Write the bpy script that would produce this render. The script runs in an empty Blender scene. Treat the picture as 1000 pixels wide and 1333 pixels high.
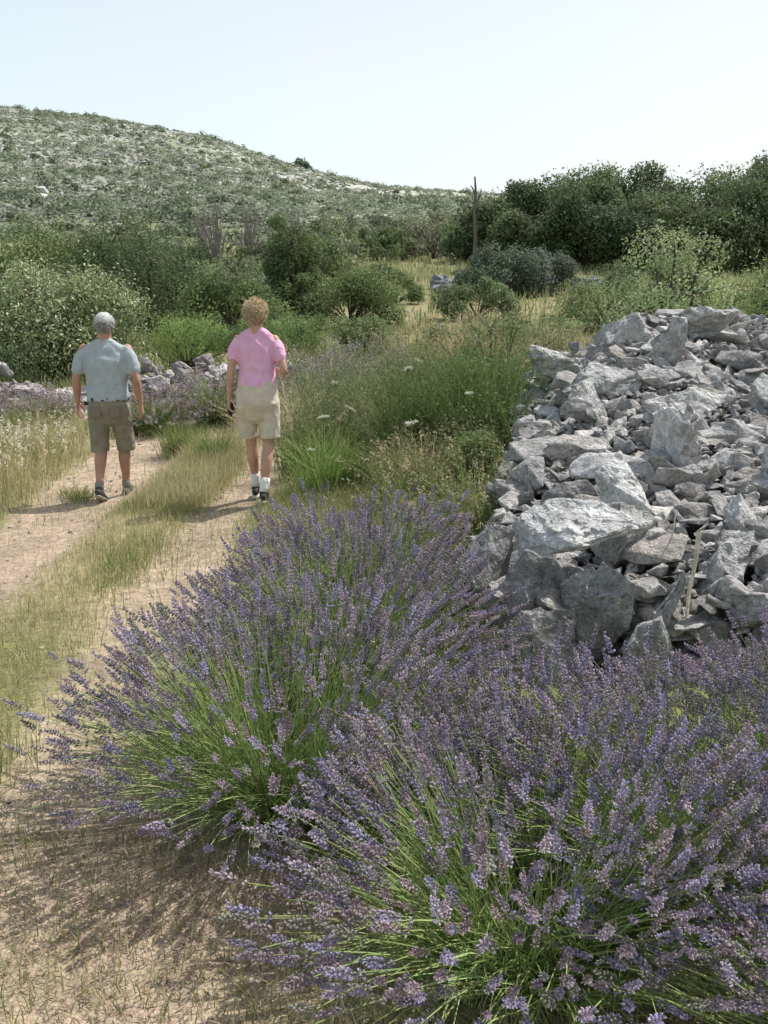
import bpy, bmesh, math, numpy as np
from mathutils import Vector, Matrix
R = np.random.RandomState(7)
S = bpy.context.scene
S.view_settings.view_transform='Standard'; S.view_settings.look='None'; S.view_settings.exposure=0

# ------------------------------------------------------------------ noise
def _h(i,j,k,s):
    n=(i.astype(np.int64)*374761393+j.astype(np.int64)*668265263+k.astype(np.int64)*2147483647+s*974634777)&0xffffffff
    n=((n^(n>>13))*1274126177)&0xffffffff
    n=(n^(n>>16))&0xffffff
    return n/float(0xffffff)
def vn(P,s=0):
    P=np.asarray(P,float); f=np.floor(P); t=P-f; t=t*t*(3-2*t); f=f.astype(np.int64)
    r=0
    for a in (0,1):
        for b in (0,1):
            for c in (0,1):
                w=(t[:,0] if a else 1-t[:,0])*(t[:,1] if b else 1-t[:,1])*(t[:,2] if c else 1-t[:,2])
                r=r+w*_h(f[:,0]+a,f[:,1]+b,f[:,2]+c,s)
    return r
def fbm(P,o=4,s=0):
    P=np.asarray(P,float); r=0;a=.5;tt=0
    for i in range(o):
        r=r+a*vn(P*2**i+17.3*i,s+i); tt+=a; a*=.5
    return r/tt
def xy(x,y,f): 
    x,y=np.broadcast_arrays(np.asarray(x,float),np.asarray(y,float))
    return np.stack([x.ravel()*f,y.ravel()*f,np.zeros(x.size)],1)
def sm(a,b,x):
    t=np.clip((x-a)/(b-a),0,1); return t*t*(3-2*t)

# ------------------------------------------------------------------ terrain height
_ty=np.arange(-60,140,.5)
_tz=np.interp(_ty,[-60,0,7,9,12,20,30,45,60,100,140],[0,0,.01,.03,.2,.6,1.5,3.2,5.0,10.5,16])
_k=np.ones(7)/7; _tz2=np.convolve(np.pad(_tz,3,'edge'),_k,'valid')
def H(x): return np.interp(x,[-600,-250,-135,-90,-51,-26,0,26,100,400],[95,88,74,69.5,60.5,52,45,42,40,30])
def th(x,y):
    x=np.asarray(x,float); y=np.asarray(y,float); sh=np.broadcast(x,y).shape
    x,y=[a.ravel() for a in np.broadcast_arrays(x,y)]
    b=np.interp(y,_ty,_tz2)
    b=b-2.6*(1-sm(-9,-1,x))*sm(24,58,y)*(1-sm(66,108,y))
    t=np.clip((y-100)/250,0,1)
    far=10.5+(H(x)-10.5)*(t**.92)
    far=far-(far-20)*sm(360,900,y)
    z=np.where(y<100,b,far)
    z=z+.045*np.clip(x+2.7,-1,3)*sm(4,8,y)*(1-sm(14,20,y))
    z=z+(vn(xy(x,y,.35),3)-.5)*.10*sm(3,12,np.hypot(x,y))
    z=z+(vn(xy(x,y,2.2),5)-.5)*.035
    z=z+(fbm(xy(x,y,.06),4,9)-.5)*np.clip((y-25)/60,0,1)*1.8
    z=z+(fbm(xy(x,y,.02),3,19)-.5)*np.clip((y-110)/150,0,1)*6*(1-sm(500,800,y))
    z=z-.04*(trackm(x,y))
    return z.reshape(sh)
def trackm(x,y):
    wob=(vn(xy(x,y,.5),11)-.5)*.4
    c1=np.interp(y,[0,6,10,16,30],[-2.5,-2.62,-2.85,-3.0,-2.0]); c2=np.interp(y,[0,3,6,10,16,30],[-1.05,-1.18,-1.25,-1.28,-1.6,-.6])
    d1=np.abs(x-c1+wob.reshape(x.shape)); d2=np.abs(x-c2+wob.reshape(x.shape))
    m=np.maximum(1-sm(.26,.72,d1),(1-sm(.12,.52,d2))*.85)
    m=np.maximum(m,(1-sm(.5,1.1,np.hypot((x+1.05)/1.1,(y-2.5)/1.5)))*.9)
    m=np.maximum(m,(1-sm(.4,1.1,np.hypot((x+2.6)/1.6,(y-12.4)/1.3)))*.8)
    return m*(1-sm(15,19,y))

# ------------------------------------------------------------------ mesh builder
def mk(name,batches,mat,smooth=False,parent=None):
    nv=0; vs=[];cs=[];ls=[];st=[];ln=[]; lo=0
    for V,F,C in batches:
        V=np.asarray(V,float).reshape(-1,3); F=np.asarray(F,int)
        C=np.asarray(C,float)
        if C.ndim==1: C=np.repeat(C[None],len(V),0)
        vs.append(V); cs.append(C); ls.append((F+nv).ravel()); k=F.shape[1]
        st.append(lo+np.arange(len(F))*k); ln.append(np.full(len(F),k)); lo+=F.size; nv+=len(V)
    V=np.concatenate(vs);C=np.concatenate(cs);L=np.concatenate(ls);ST=np.concatenate(st);LN=np.concatenate(ln)
    me=bpy.data.meshes.new(name); me.vertices.add(len(V)); me.vertices.foreach_set('co',V.astype(np.float32).ravel())
    me.loops.add(len(L)); me.loops.foreach_set('vertex_index',L.astype(np.int32))
    me.polygons.add(len(ST)); me.polygons.foreach_set('loop_start',ST.astype(np.int32)); me.polygons.foreach_set('loop_total',LN.astype(np.int32))
    me.polygons.foreach_set('use_smooth',np.full(len(ST),smooth))
    a=me.color_attributes.new('Col','FLOAT_COLOR','POINT')
    a.data.foreach_set('color',np.concatenate([np.clip(C,0,1),np.ones((len(C),1))],1).astype(np.float32).ravel())
    me.update(calc_edges=True); me.materials.append(mat)
    o=bpy.data.objects.new(name,me); S.collection.objects.link(o)
    if parent: o.parent=parent
    return o
def norm(v): return v/np.maximum(np.linalg.norm(v,axis=-1,keepdims=True),1e-9)
def inst(TV,TF,pos,rot,sc,col,TC=None):
    N=len(pos); sc=np.asarray(sc,float)
    if sc.ndim==1: sc=np.repeat(sc[:,None],3,1)
    V=np.einsum('nij,npj->npi',rot,TV[None]*sc[:,None,:])+pos[:,None,:]
    F=TF[None]+(np.arange(N)*len(TV))[:,None,None]
    C=np.repeat(col[:,None,:],len(TV),1)
    if TC is not None: C=C*TC[None]
    return V.reshape(-1,3),F.reshape(-1,TF.shape[1]),C.reshape(-1,3)
def rotz(a,tilt=0,ta=0):
    a=np.asarray(a); n=len(a); c,s=np.cos(a),np.sin(a); Z=np.zeros(n);O=np.ones(n)
    A=np.stack([np.stack([c,-s,Z],1),np.stack([s,c,Z],1),np.stack([Z,Z,O],1)],1)
    ax=np.stack([np.cos(ta)*O,np.sin(ta)*O,Z],1); t=np.asarray(tilt)*O
    K=np.zeros((n,3,3)); K[:,0,1]=-ax[:,2];K[:,0,2]=ax[:,1];K[:,1,0]=ax[:,2];K[:,1,2]=-ax[:,0];K[:,2,0]=-ax[:,1];K[:,2,1]=ax[:,0]
    I=np.eye(3)[None]; B=I+np.sin(t)[:,None,None]*K+(1-np.cos(t))[:,None,None]*(K@K)
    return B@A
def frame(d):
    d=norm(d); up=np.where(np.abs(d[:,2:3])>.95,np.array([[1.,0,0]]),np.array([[0,0,1.]]))
    x=norm(np.cross(up,d)); y=np.cross(d,x)
    return np.stack([x,y,d],2)
def jit(c,n,a=.2,R=R):
    c=np.asarray(c,float); 
    b=1+(R.rand(n,1)-.5)*2*a
    return np.clip(c[None]*b*(1+(R.rand(n,3)-.5)*a*.6),0,1)

def leaves(P,Nrm,L,W,C):
    n=len(P); t=norm(np.cross(Nrm,R.randn(n,3))); s=np.cross(Nrm,t); L=np.broadcast_to(L,(n,))[:,None];W=np.broadcast_to(W,(n,))[:,None]
    V=np.stack([P-t*L*.5,P+s*W*.5+Nrm*W*.15,P+t*L*.5,P-s*W*.5+Nrm*W*.15],1)
    F=np.arange(n*4).reshape(n,4)
    return V.reshape(-1,3),F,np.repeat(C,4,0)
def blades(P,h,w,lean,C,az=None,tipC=None):
    n=len(P); h=np.broadcast_to(h,(n,));w=np.broadcast_to(w,(n,));lean=np.broadcast_to(lean,(n,))
    if az is None: az=R.rand(n)*6.283
    d=np.stack([np.cos(az),np.sin(az),np.zeros(n)],1); fa=R.rand(n)*6.283
    s=np.stack([np.cos(fa),np.sin(fa),np.zeros(n)],1)*w[:,None]*.5; Z=np.array([0,0,1.])
    def pt(t): return P+d*(lean*h*t*t)[:,None]+Z*(h*t*(1-.35*lean*t))[:,None]
    m=pt(.5);m2=pt(.8);e=pt(1.)
    V=np.stack([P-s,P+s,m-s*.8,m+s*.8,m2-s*.5,m2+s*.5,e],1)
    b=(np.arange(n)*7)[:,None]
    F=np.concatenate([b+np.array([[0,1,3]]),b+np.array([[0,3,2]]),b+np.array([[2,3,5]]),b+np.array([[2,5,4]]),b+np.array([[4,5,6]])])
    CC=np.repeat(C[:,None],7,1)
    if tipC is not None: CC[:,4:]=tipC[:,None]
    return V.reshape(-1,3),F,CC.reshape(-1,3)
def tubes(PTS,rad,C,k=3):
    n,m,_=PTS.shape; T=np.gradient(PTS,axis=1); fr=frame(T.reshape(-1,3)).reshape(n,m,3,3)
    a=np.arange(k)*2*math.pi/k
    V=PTS[:,:,None,:]+rad[:,:,None,None]*(np.cos(a)[None,None,:,None]*fr[:,:,None,:,0]+np.sin(a)[None,None,:,None]*fr[:,:,None,:,1])
    i=np.arange(m-1)[:,None]*k; j=np.arange(k)[None]; j2=(j+1)%k
    q=np.stack([i+j,i+j2,i+k+j2,i+k+j],-1).reshape(-1,4)
    F=q[None]+(np.arange(n)*m*k)[:,None,None]
    return V.reshape(-1,3),F.reshape(-1,4),np.repeat(C,m*k,0)

# ------------------------------------------------------------------ materials
def mat(name,rough=.8,transl=0,bump=None,noise=None,spec=.2,fixed=None,vcol=True):
    m=bpy.data.materials.new(name); m.use_nodes=True; nt=m.node_tree; nd=nt.nodes; lk=nt.links; nd.clear()
    out=nd.new('ShaderNodeOutputMaterial'); p=nd.new('ShaderNodeBsdfPrincipled')
    p.inputs['Roughness'].default_value=rough; p.inputs['Specular IOR Level'].default_value=spec
    if vcol:
        a=nd.new('ShaderNodeAttribute'); a.attribute_name='Col'; c=a.outputs['Color']
    else:
        a=nd.new('ShaderNodeRGB'); a.outputs[0].default_value=(*fixed,1); c=a.outputs[0]
    geo=nd.new('ShaderNodeNewGeometry'); 
    if noise:
        for (sc,lo,hi) in noise:
            n=nd.new('ShaderNodeTexNoise'); n.inputs['Scale'].default_value=sc; n.inputs['Detail'].default_value=5; n.inputs['Roughness'].default_value=.65
            lk.new(geo.outputs['Position'],n.inputs['Vector'])
            mr=nd.new('ShaderNodeMapRange'); mr.inputs[1].default_value=.36; mr.inputs[2].default_value=.64; mr.inputs[3].default_value=lo; mr.inputs[4].default_value=hi
            lk.new(n.outputs['Fac'],mr.inputs[0])
            v=nd.new('ShaderNodeVectorMath'); v.operation='SCALE'; lk.new(c,v.inputs[0]); lk.new(mr.outputs[0],v.inputs['Scale']); c=v.outputs[0]
    lk.new(c,p.inputs['Base Color'])
    if bump:
        hs=None
        for (sc,st) in bump:
            n=nd.new('ShaderNodeTexNoise'); n.inputs['Scale'].default_value=sc; n.inputs['Detail'].default_value=5
            lk.new(geo.outputs['Position'],n.inputs['Vector'])
            b=nd.new('ShaderNodeBump'); b.inputs['Strength'].default_value=.9; b.inputs['Distance'].default_value=st
            lk.new(n.outputs['Fac'],b.inputs['Height'])
            if hs: lk.new(hs,b.inputs['Normal'])
            hs=b.outputs[0]
        lk.new(hs,p.inputs['Normal'])
    if transl>0:
        t=nd.new('ShaderNodeBsdfTranslucent'); lk.new(c,t.inputs['Color']); mx=nd.new('ShaderNodeMixShader'); mx.inputs[0].default_value=transl
        lk.new(p.outputs[0],mx.inputs[1]); lk.new(t.outputs[0],mx.inputs[2]); lk.new(mx.outputs[0],out.inputs[0])
    else: lk.new(p.outputs[0],out.inputs[0])
    return m
M_ground=mat('ground_soil',.95,bump=[(3,.05),(22,.025),(120,.008)],noise=[(1.7,.8,1.12),(14,.72,1.2),(90,.7,1.25)],spec=.1)
M_leaf=mat('foliage',.6,transl=.35,spec=.25)
M_grass=mat('grass_blades',.65,transl=.4,spec=.2)
M_lav=mat('lavender_parts',.75,transl=.3,spec=.12)
M_rock=mat('limestone',.9,bump=[(5,.08),(24,.035),(90,.012)],noise=[(2.5,.76,1.12),(9,.68,1.15),(45,.72,1.2)],spec=.2)
M_bark=mat('bark',.9,bump=[(30,.01)],noise=[(20,.7,1.2)])
def fixed(name,c,rough=.8,noise=None,bump=None,spec=.2): return mat(name,rough,0,bump,noise,spec,c,False)

# ------------------------------------------------------------------ ground sheet
def axis(a,b,st,lo,hi,g):
    c=list(np.arange(a,b,st)); s=st; x=c[-1]
    while x<hi: s*=g; x+=s; c.append(x)
    s=st; x=a; pre=[]
    while x>lo: s*=g; x-=s; pre.append(x)
    return np.array(pre[::-1]+c)
xs=axis(-6,5,.07,-2500,2500,1.03); ys=axis(1,15,.07,-600,3500,1.022)
X,Y=np.meshgrid(xs,ys); Z=th(X,Y); x=X.ravel();y=Y.ravel()
n1=fbm(xy(x,y,.5),4,31)[:,None]; n2=fbm(xy(x,y,2.5),3,41)[:,None]; n3=fbm(xy(x,y,.07),5,51)[:,None]; n4=fbm(xy(x,y,.025),4,52)[:,None]
dirt=np.array([[.44,.345,.26]])*(.8+.4*n2); dry=np.array([[.36,.31,.175]]); grn=np.array([[.19,.21,.08]])
g=dry*(1-sm(.35,.65,n1))+grn*sm(.35,.65,n1)
t=trackm(x,y)[:,None]; t=np.clip(t*(.65+.8*n2),0,1)
c=g*(1-t)+dirt*t
mid=np.array([[.20,.22,.10]])*(1-sm(.4,.6,n3))+np.array([[.31,.28,.16]])*sm(.4,.6,n3)
f=sm(14,30,y)[:,None]; c=c*(1-f)+mid*f
hl=np.array([[.25,.28,.20]])*(1-sm(.42,.60,n3))+np.array([[.40,.41,.35]])*sm(.42,.60,n3)  # hillside scrub and stone tones, paled in the base colour to imitate aerial haze
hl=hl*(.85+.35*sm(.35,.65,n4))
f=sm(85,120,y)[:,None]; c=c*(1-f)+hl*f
nx,ny=len(xs),len(ys); ii=np.arange(ny-1)[:,None]*nx+np.arange(nx-1)[None]
F=np.stack([ii,ii+1,ii+1+nx,ii+nx],-1).reshape(-1,4)
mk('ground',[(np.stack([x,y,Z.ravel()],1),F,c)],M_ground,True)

# ------------------------------------------------------------------ grass
BL=[]
def gr(n,x0,x1,y0,y1,h,w,cols,dens=None,lean=.5,hv=.4):
    px=R.uniform(x0,x1,n);py=R.uniform(y0,y1,n)
    keep=np.ones(n,bool)
    if dens is not None: keep=R.rand(n)<dens(px,py)
    px,py=px[keep],py[keep]; k=len(px)
    if k==0:return
    ci=R.randint(0,len(cols),k); C=np.array(cols)[ci]*(.75+.5*R.rand(k,1))
    hn=.6+.8*fbm(xy(px,py,1.6),2,91)
    BL.append(blades(np.stack([px,py,th(px,py)-.01],1),h*hn*(1-hv+2*hv*R.rand(k)),w,lean*R.rand(k)*1.6,C))
GR=[(.25,.30,.11),(.33,.35,.14),(.21,.27,.09)]; DRY=[(.50,.44,.26),(.43,.37,.21),(.60,.54,.37)]
inwall=lambda x,y:(x>np.interp(y,[4.6,5,10,12.5],[.5,.35,1.4,2.4]))&(y>4.6)&(y<13)
nt=lambda x,y:(1-np.clip(trackm(x,y)*1.15,0,.95))*(~inwall(x,y))
patch=lambda x,y:nt(x,y)*sm(.40,.60,fbm(xy(x,y,.9),3,77))
gr(110000,-4.6,.6,2,9,.10,.005,GR,lambda x,y:patch(x,y)*.9+.03*nt(x,y))
gr(80000,-4.6,.6,2,10,.11,.004,DRY+GR[1:2],lambda x,y:nt(x,y)*.75)
gr(24000,-4.6,.2,1.5,12,.035,.004,DRY+[(.3,.24,.16)],lambda x,y:.8+0*x,2.5)
gr(16000,-2.5,-1.3,3,8,.14,.0055,GR+DRY[:2],patch)
gr(8000,-2.3,-1.5,8.5,12,.24,.005,DRY+GR[:1],nt)
gr(60000,-9,4,9,17,.14,.010,GR+DRY+DRY,lambda x,y:nt(x,y)*.8)
gr(5500,-7,-3.4,7,14,.36,.006,DRY+GR+[(.65,.58,.42)],nt,.5)
MG=[(.25,.30,.13),(.20,.25,.10),(.33,.32,.18),(.40,.36,.24),(.29,.31,.15)]
mp=lambda x,y:.25+.75*sm(.4,.6,fbm(xy(x,y,.3),3,78))
gr(54000,-16,12,15,30,.28,.02,GR+MG,lambda x,y:.9*(~inwall(x,y))*mp(x,y))
gr(44000,-30,30,28,60,.42,.045,MG,mp)
gr(20000,-50,50,58,100,.45,.12,MG,mp)
gr(7000,-2.2,.2,1.6,3.2,.06,.004,DRY+GR)
mk('grass',BL,M_grass)
n=1000; px=R.normal(-4.1,.5,n);py=R.normal(10,1.2,n); k=px<-3.4; px=px[k];py=py[k];n=len(px)
az=R.rand(n)*6.28; h=.25+.3*R.rand(n); P=np.stack([px,py,th(px,py)],1)
b=[blades(P,h,.005,.5*R.rand(n),jit((.5,.42,.22),n),az)]
tip=P+np.stack([R.randn(n)*.05,R.randn(n)*.05,h*.93],1)
k=R.rand(n)<.5
LP=np.repeat(tip[k],7,0)+R.randn(k.sum()*7,3)*np.array([.012,.012,.035]); b.append(leaves(LP,norm(R.randn(len(LP),3)),.035,.012,jit((.78,.72,.62),len(LP),.15)))
mk('plume_grass',b,M_grass)
n=11000; px=np.concatenate([R.normal(-.75,.55,n//2),R.uniform(-3.4,.3,n//2)]);py=np.concatenate([R.normal(2.5,.5,n//2),R.uniform(1.7,9,n//2)])
P=np.stack([px,py,th(px,py)+.006+.008*R.rand(n)],1); cc=np.array([(.24,.16,.12),(.33,.25,.17),(.20,.15,.15),(.5,.42,.28)])[R.randint(0,4,n)]*(.7+.6*R.rand(n,1))
mk('leaf_litter',[leaves(P,norm(np.array([0,0,1.])+R.randn(n,3)*.35),.015+.045*R.rand(n)**2,.004,cc)],M_grass)

# ------------------------------------------------------------------ rocks
def rock_t(seed,cuts,flat=.5,npt=13,amp=.05):
    r=np.random.RandomState(seed); bm=bmesh.new()
    p=r.randn(npt,3); p=p/np.max(np.abs(p),1)[:,None]**.75/np.linalg.norm(p,axis=1)[:,None]**.25
    p*=np.array([1,.72,flat]); p*=(.8+.2*r.rand(npt,1))
    for q in p: bm.verts.new(q)
    res=bmesh.ops.convex_hull(bm,input=bm.verts[:])
    bmesh.ops.delete(bm,geom=[v for v in bm.verts if not v.link_faces],context='VERTS')
    bmesh.ops.dissolve_limit(bm,angle_limit=.12,verts=bm.verts[:],edges=bm.edges[:])
    bmesh.ops.triangulate(bm,faces=bm.faces[:])
    if cuts:
        bmesh.ops.bevel(bm,geom=bm.edges[:],offset=.03,segments=1,affect='EDGES')
        bmesh.ops.triangulate(bm,faces=bm.faces[:])
        for q_ in range(cuts): 
            es=[e for e in bm.edges if e.calc_length()>(.28 if cuts<4 else .12)]
            if es: bmesh.ops.subdivide_edges(bm,edges=es,cuts=1); bmesh.ops.triangulate(bm,faces=bm.faces[:])
    bm.verts.index_update(); V=np.array([v.co[:] for v in bm.verts]); F=np.array([[v.index for v in f.verts] for f in bm.faces]); bm.free()
    if cuts:
        V0=V.copy()
        for ax in range(3): V[:,ax]+=(fbm(V0*2.3+seed*3.7+ax*11,3,seed)-.5)*amp*3
        if cuts>3:
            st=vn(V0*5+seed,3); V*= (1-.10*(st>.62)[:,None]); 
            for ax in range(3): V[:,ax]+=(fbm(V0*8+ax*5,2,seed)-.5)*.05
    return V,F
RT=[rock_t(i,2,[.45,.30,.6,.5,.26][i%5],10+i%6,.06) for i in range(16)]
RS=[rock_t(50+i,0,.5,9) for i in range(8)]
def rcol(n):
    g=.25+.30*R.rand(n)**.9; warm=R.rand(n)*.05
    return np.stack([g+warm*.7,g+warm*.2,g*(1.01-warm)],1)
wl_y=[4.45,4.7,5,7,10,11.5,13]; wl_x=[.75,.45,.36,.85,1.42,1.9,3.2]
def wallh(x,y):
    lx=np.interp(y,wl_y,wl_x); d=x-lx
    front=4.62+.12*np.sin(x*2.3)
    prof=np.interp(y-front+4.62,[4.6,4.8,5.0,5.6,7,9,10.2,11,12,13.2],[0,.30,.44,.58,.86,1.20,1.46,1.46,1.05,0])
    lat=np.interp(d,[-.02,.12,.5,1.0,1.6,2.6,4,7],[0,.66,.82,1.0,1.05,.97,.85,.75])
    return np.where((y>front)&(y<13.2)&(d>-.02),prof*lat,0)
gx=np.arange(.2,9,.06); gy=np.arange(4.4,13.6,.06); GX,GY=np.meshgrid(gx,gy); q=wallh(GX,GY)
zz=th(GX,GY)+q-.17+(fbm(xy(GX,GY,5),3,8).reshape(q.shape)-.5)*.16*(q>0)
zz=np.where(q>0,zz,th(GX,GY)-.25); nx=len(gx);ny=len(gy); ii=np.arange(ny-1)[:,None]*nx+np.arange(nx-1)[None]
RB=[(np.stack([GX.ravel(),GY.ravel(),zz.ravel()],1),np.stack([ii,ii+1,ii+1+nx,ii+nx],-1).reshape(-1,4),np.array([.13,.12,.11]))]
def put(T,px,py,pz,sc,yaw,tilt,ta,col):
    RB.append(inst(T[0],T[1],np.stack([px,py,pz],1),rotz(yaw,tilt,ta),sc,col))
def scat(n,smin,smax,T,zoff=.1,pw=2.2,tl=.4,x1=7):
    px=R.uniform(.3,x1,n); py=4.5+8.4*R.rand(n)**1.15; w=wallh(px,py); k=w>.05; px,py,w=px[k],py[k],w[k]
    s=smin+(smax-smin)*R.rand(len(px))**pw
    pz=th(px,py)+w-.05+R.rand(len(px))*zoff*s/.1*.28
    for i,t in enumerate(T):
        m=np.arange(len(px))%len(T)==i; n_=m.sum()
        put(t,px[m],py[m],pz[m],s[m,None]*(.75+.5*R.rand(n_,3)),R.rand(n_)*6.28,R.randn(n_)*tl,R.rand(n_)*6.28,rcol(n_))
scat(4200,.05,.12,RT[:10],pw=1.5,tl=.7)
scat(9000,.022,.055,RS,pw=1.2,tl=.9,x1=5.5)
scat(1000,.10,.20,RT,.12,1.8,.38)
scat(120,.18,.29,RT,.16,1.5,.25)
n=800; py=R.uniform(4.7,12,n); px=np.interp(py,wl_y,wl_x)+R.rand(n)*.16; hh=wallh(px+.15,py); pz=th(px,py)+R.rand(n)*hh*.95
s=.06+.12*R.rand(n)**1.6
for i,t in enumerate(RT): 
    m=np.arange(n)%16==i; k=m.sum(); put(t,px[m]+.05,py[m],pz[m],s[m,None]*np.array([[1.1,1,1]]),R.rand(k)*6.28,R.randn(k)*.25,R.rand(k)*6.28,rcol(k))
n=750; px=R.uniform(.55,6,n); py=4.66+.12*np.sin(px*2.3)+R.rand(n)*.2; pz=th(px,py)+R.rand(n)*.40; s=.05+.13*R.rand(n)**1.6
for i,t in enumerate(RT):
    m=np.arange(n)%16==i; k=m.sum(); put(t,px[m],py[m],pz[m],s[m],R.rand(k)*6.28,R.randn(k)*.4,R.rand(k)*6.28,rcol(k)*.9)
big=[(.93,5.0,.62,.36,.36,.24,.35,.14,0.1,.58),(1.27,5.3,.52,.24,.22,.3,.9,.2,1,.46),(.72,4.86,.30,.26,.24,.40,.2,.15,2,.34),(.52,4.95,.38,.17,.2,.4,1.2,.2,2,.30),(1.02,4.70,.24,.20,.18,.42,2.8,.3,.4,.38),
(1.42,4.72,.25,.22,.18,.42,.6,.5,.9,.42),(.78,4.58,.06,.26,.22,.4,.1,.2,0,.34),(1.3,4.5,.05,.26,.18,.4,.4,.3,1.7,.44),(1.42,5.75,.66,.28,.24,.3,2.2,.25,0,.56),(1.75,5.0,.38,.2,.16,.4,1.5,.5,2,.44),
(2.2,4.9,.36,.2,.17,.4,.5,.4,2,.42),(1.9,4.55,.08,.22,.18,.45,2.5,.3,.2,.38),(2.5,6.0,.76,.25,.2,.35,.4,.35,1.2,.48),(1.85,6.4,.84,.25,.22,.4,1.9,.3,.5,.54),(1.75,8.3,1.12,.42,.30,.22,.3,.2,.6,.56),
(1.55,7.6,.98,.30,.24,.26,.4,.2,.6,.52),(2.6,8.9,1.34,.34,.28,.4,.7,.3,1.4,.52),(2.3,9.6,1.46,.32,.28,.26,0,.1,.6,.48),(3.1,9.7,1.52,.36,.28,.28,.2,.12,1.6,.44),(1.62,9.3,1.14,.40,.3,.25,.4,.2,2.6,.48),(2.2,7.3,1.00,.40,.22,.28,.5,.3,1.2,.56),(3.3,8.2,1.28,.3,.24,.3,1.5,.3,2,.48),(2.9,7.3,1.06,.26,.22,.3,2.5,.3,.5,.48)]
for i,(a,b,c_,sx,sy,sz,yw,tl,ta,br) in enumerate(big):
    t=rock_t(200+i,4,.8,11,.05)
    put(t,np.array([a]),np.array([b]),np.array([c_+float(th(a,b))*.7]),np.array([[sx,sy,sz]]),np.array([yw]),np.array([tl]),np.array([ta]),np.array([[br,br,br*.98]]))
mk('stone_wall',RB,M_rock)
RB=[]
n=1500; px=R.uniform(-11,1.5,n); py=15.8+.5*np.sin(px*.8)+R.randn(n)*.45; pz=th(px,py)+R.rand(n)*.85*np.exp(-((py-15.8)/.7)**2)*np.clip(1.6*vn(xy(px,px,.6),2)-.15,.1,1.0); s=.08+.20*R.rand(n)**2.2
for i,t in enumerate(RT):
    m=np.arange(n)%16==i;k=m.sum(); put(t,px[m],py[m],pz[m],s[m,None]*(.7+.7*R.rand(k,3)),R.rand(k)*6.28,R.randn(k)*.4,R.rand(k)*6.28,rcol(k)*np.array([[1.05,1.0,1.0]]))
mk('rubble_wall',RB,M_rock)
RB=[]
n=260; px=R.uniform(2.2,9.5,n); py=44+R.randn(n)*.8; pz=th(px,py)+R.rand(n)*.5; s=.25+.3*R.rand(n)
for i,t in enumerate(RT[:8]):
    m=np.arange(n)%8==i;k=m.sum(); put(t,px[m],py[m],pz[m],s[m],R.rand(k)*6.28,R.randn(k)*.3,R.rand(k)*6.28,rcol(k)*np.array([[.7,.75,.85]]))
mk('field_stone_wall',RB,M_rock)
RB=[]
n=9000; py=100+250*R.rand(n)**.7; px=R.uniform(-.5,.15,n)*py; k=(fbm(xy(px,py,.03),4,61)+.12*(py/350))>.55; px,py=px[k],py[k]; s=.25+1.0*R.rand(len(px))**3; pz=th(px,py)
for i,t in enumerate(RS):
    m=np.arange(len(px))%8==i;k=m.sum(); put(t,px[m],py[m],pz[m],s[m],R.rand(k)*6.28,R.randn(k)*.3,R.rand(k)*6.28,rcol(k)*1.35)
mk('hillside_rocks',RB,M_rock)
RB=[]
n=2200; px=R.uniform(-4,.3,n);py=1.6+12*R.rand(n); k=R.rand(n)<trackm(px,py)*.8+.1; px,py=px[k],py[k]; s=.006+.022*R.rand(len(px))**3; pz=th(px,py)+s*.2
for i,t in enumerate(RS):
    m=np.arange(len(px))%8==i;k=m.sum(); put(t,px[m],py[m],pz[m],s[m],R.rand(k)*6.28,R.randn(k)*.3,R.rand(k)*6.28,rcol(k)*np.array([[1.1,1.0,.88]]))
mk('pebbles',RB,M_rock)
P=np.array([[[1.42,4.5,.34],[1.435,4.53,.46],[1.46,4.54,.60],[1.475,4.56,.74]]]); mk('dry_stick',[tubes(P,np.array([[.008,.010,.010,.013]]),np.array([[.66,.58,.45]]),6),tubes(np.array([[[1.30,4.55,.62],[1.33,4.5,.72],[1.35,4.52,.84]]]),np.array([[.004,.004,.003]]),np.array([[.6,.52,.4]]),5)],M_bark)

# ------------------------------------------------------------------ lavender
def spike(wh,per,seed):
    r=np.random.RandomState(seed); V=[];F=[];C=[]
    for w in range(wh):
        z=w/(wh-1); gap=-.18 if w==0 else 0
        rad=.13*(1-.55*z**2)*(.9 if w else .7)
        for j in range(per if w<wh-2 else 4):
            a=j*6.283/per+w*.7+r.rand()*.4; up=.30+.5*z+r.rand()*.3
            d=np.array([math.cos(a)*(1-up*.4),math.sin(a)*(1-up*.4),up]); d/=np.linalg.norm(d)
            b=np.array([math.cos(a)*rad*.25,math.sin(a)*rad*.25,z*.9+gap]); L=.14+.12*r.rand(); wd=.040+.03*r.rand()
            s=np.array([-math.sin(a),math.cos(a),0]); u=np.cross(d,s)
            m=b+d*L*.62; i=len(V)
            V+= [b,m+s*wd,m-s*wd*.5+u*wd*.85,m-s*wd*.5-u*wd*.85,b+d*L]
            F+= [[i,i+1,i+2],[i,i+2,i+3],[i,i+3,i+1],[i+4,i+2,i+1],[i+4,i+3,i+2],[i+4,i+1,i+3]]
            kk=r.rand(); tipc=np.array([1.15,1.05,1.28]) if kk<.5 else np.array([1.08,1.08,.98])
            base=np.array([.82,.93,.72])*(.75+.4*r.rand())
            C+= [base*.8,base,base,base,tipc*(.85+.55*r.rand())]
    return np.array(V),np.array(F),np.array(C)
SP=[spike(7,6,i) for i in range(6)]; SPL=[spike(4,4,i+10) for i in range(3)]
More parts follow.
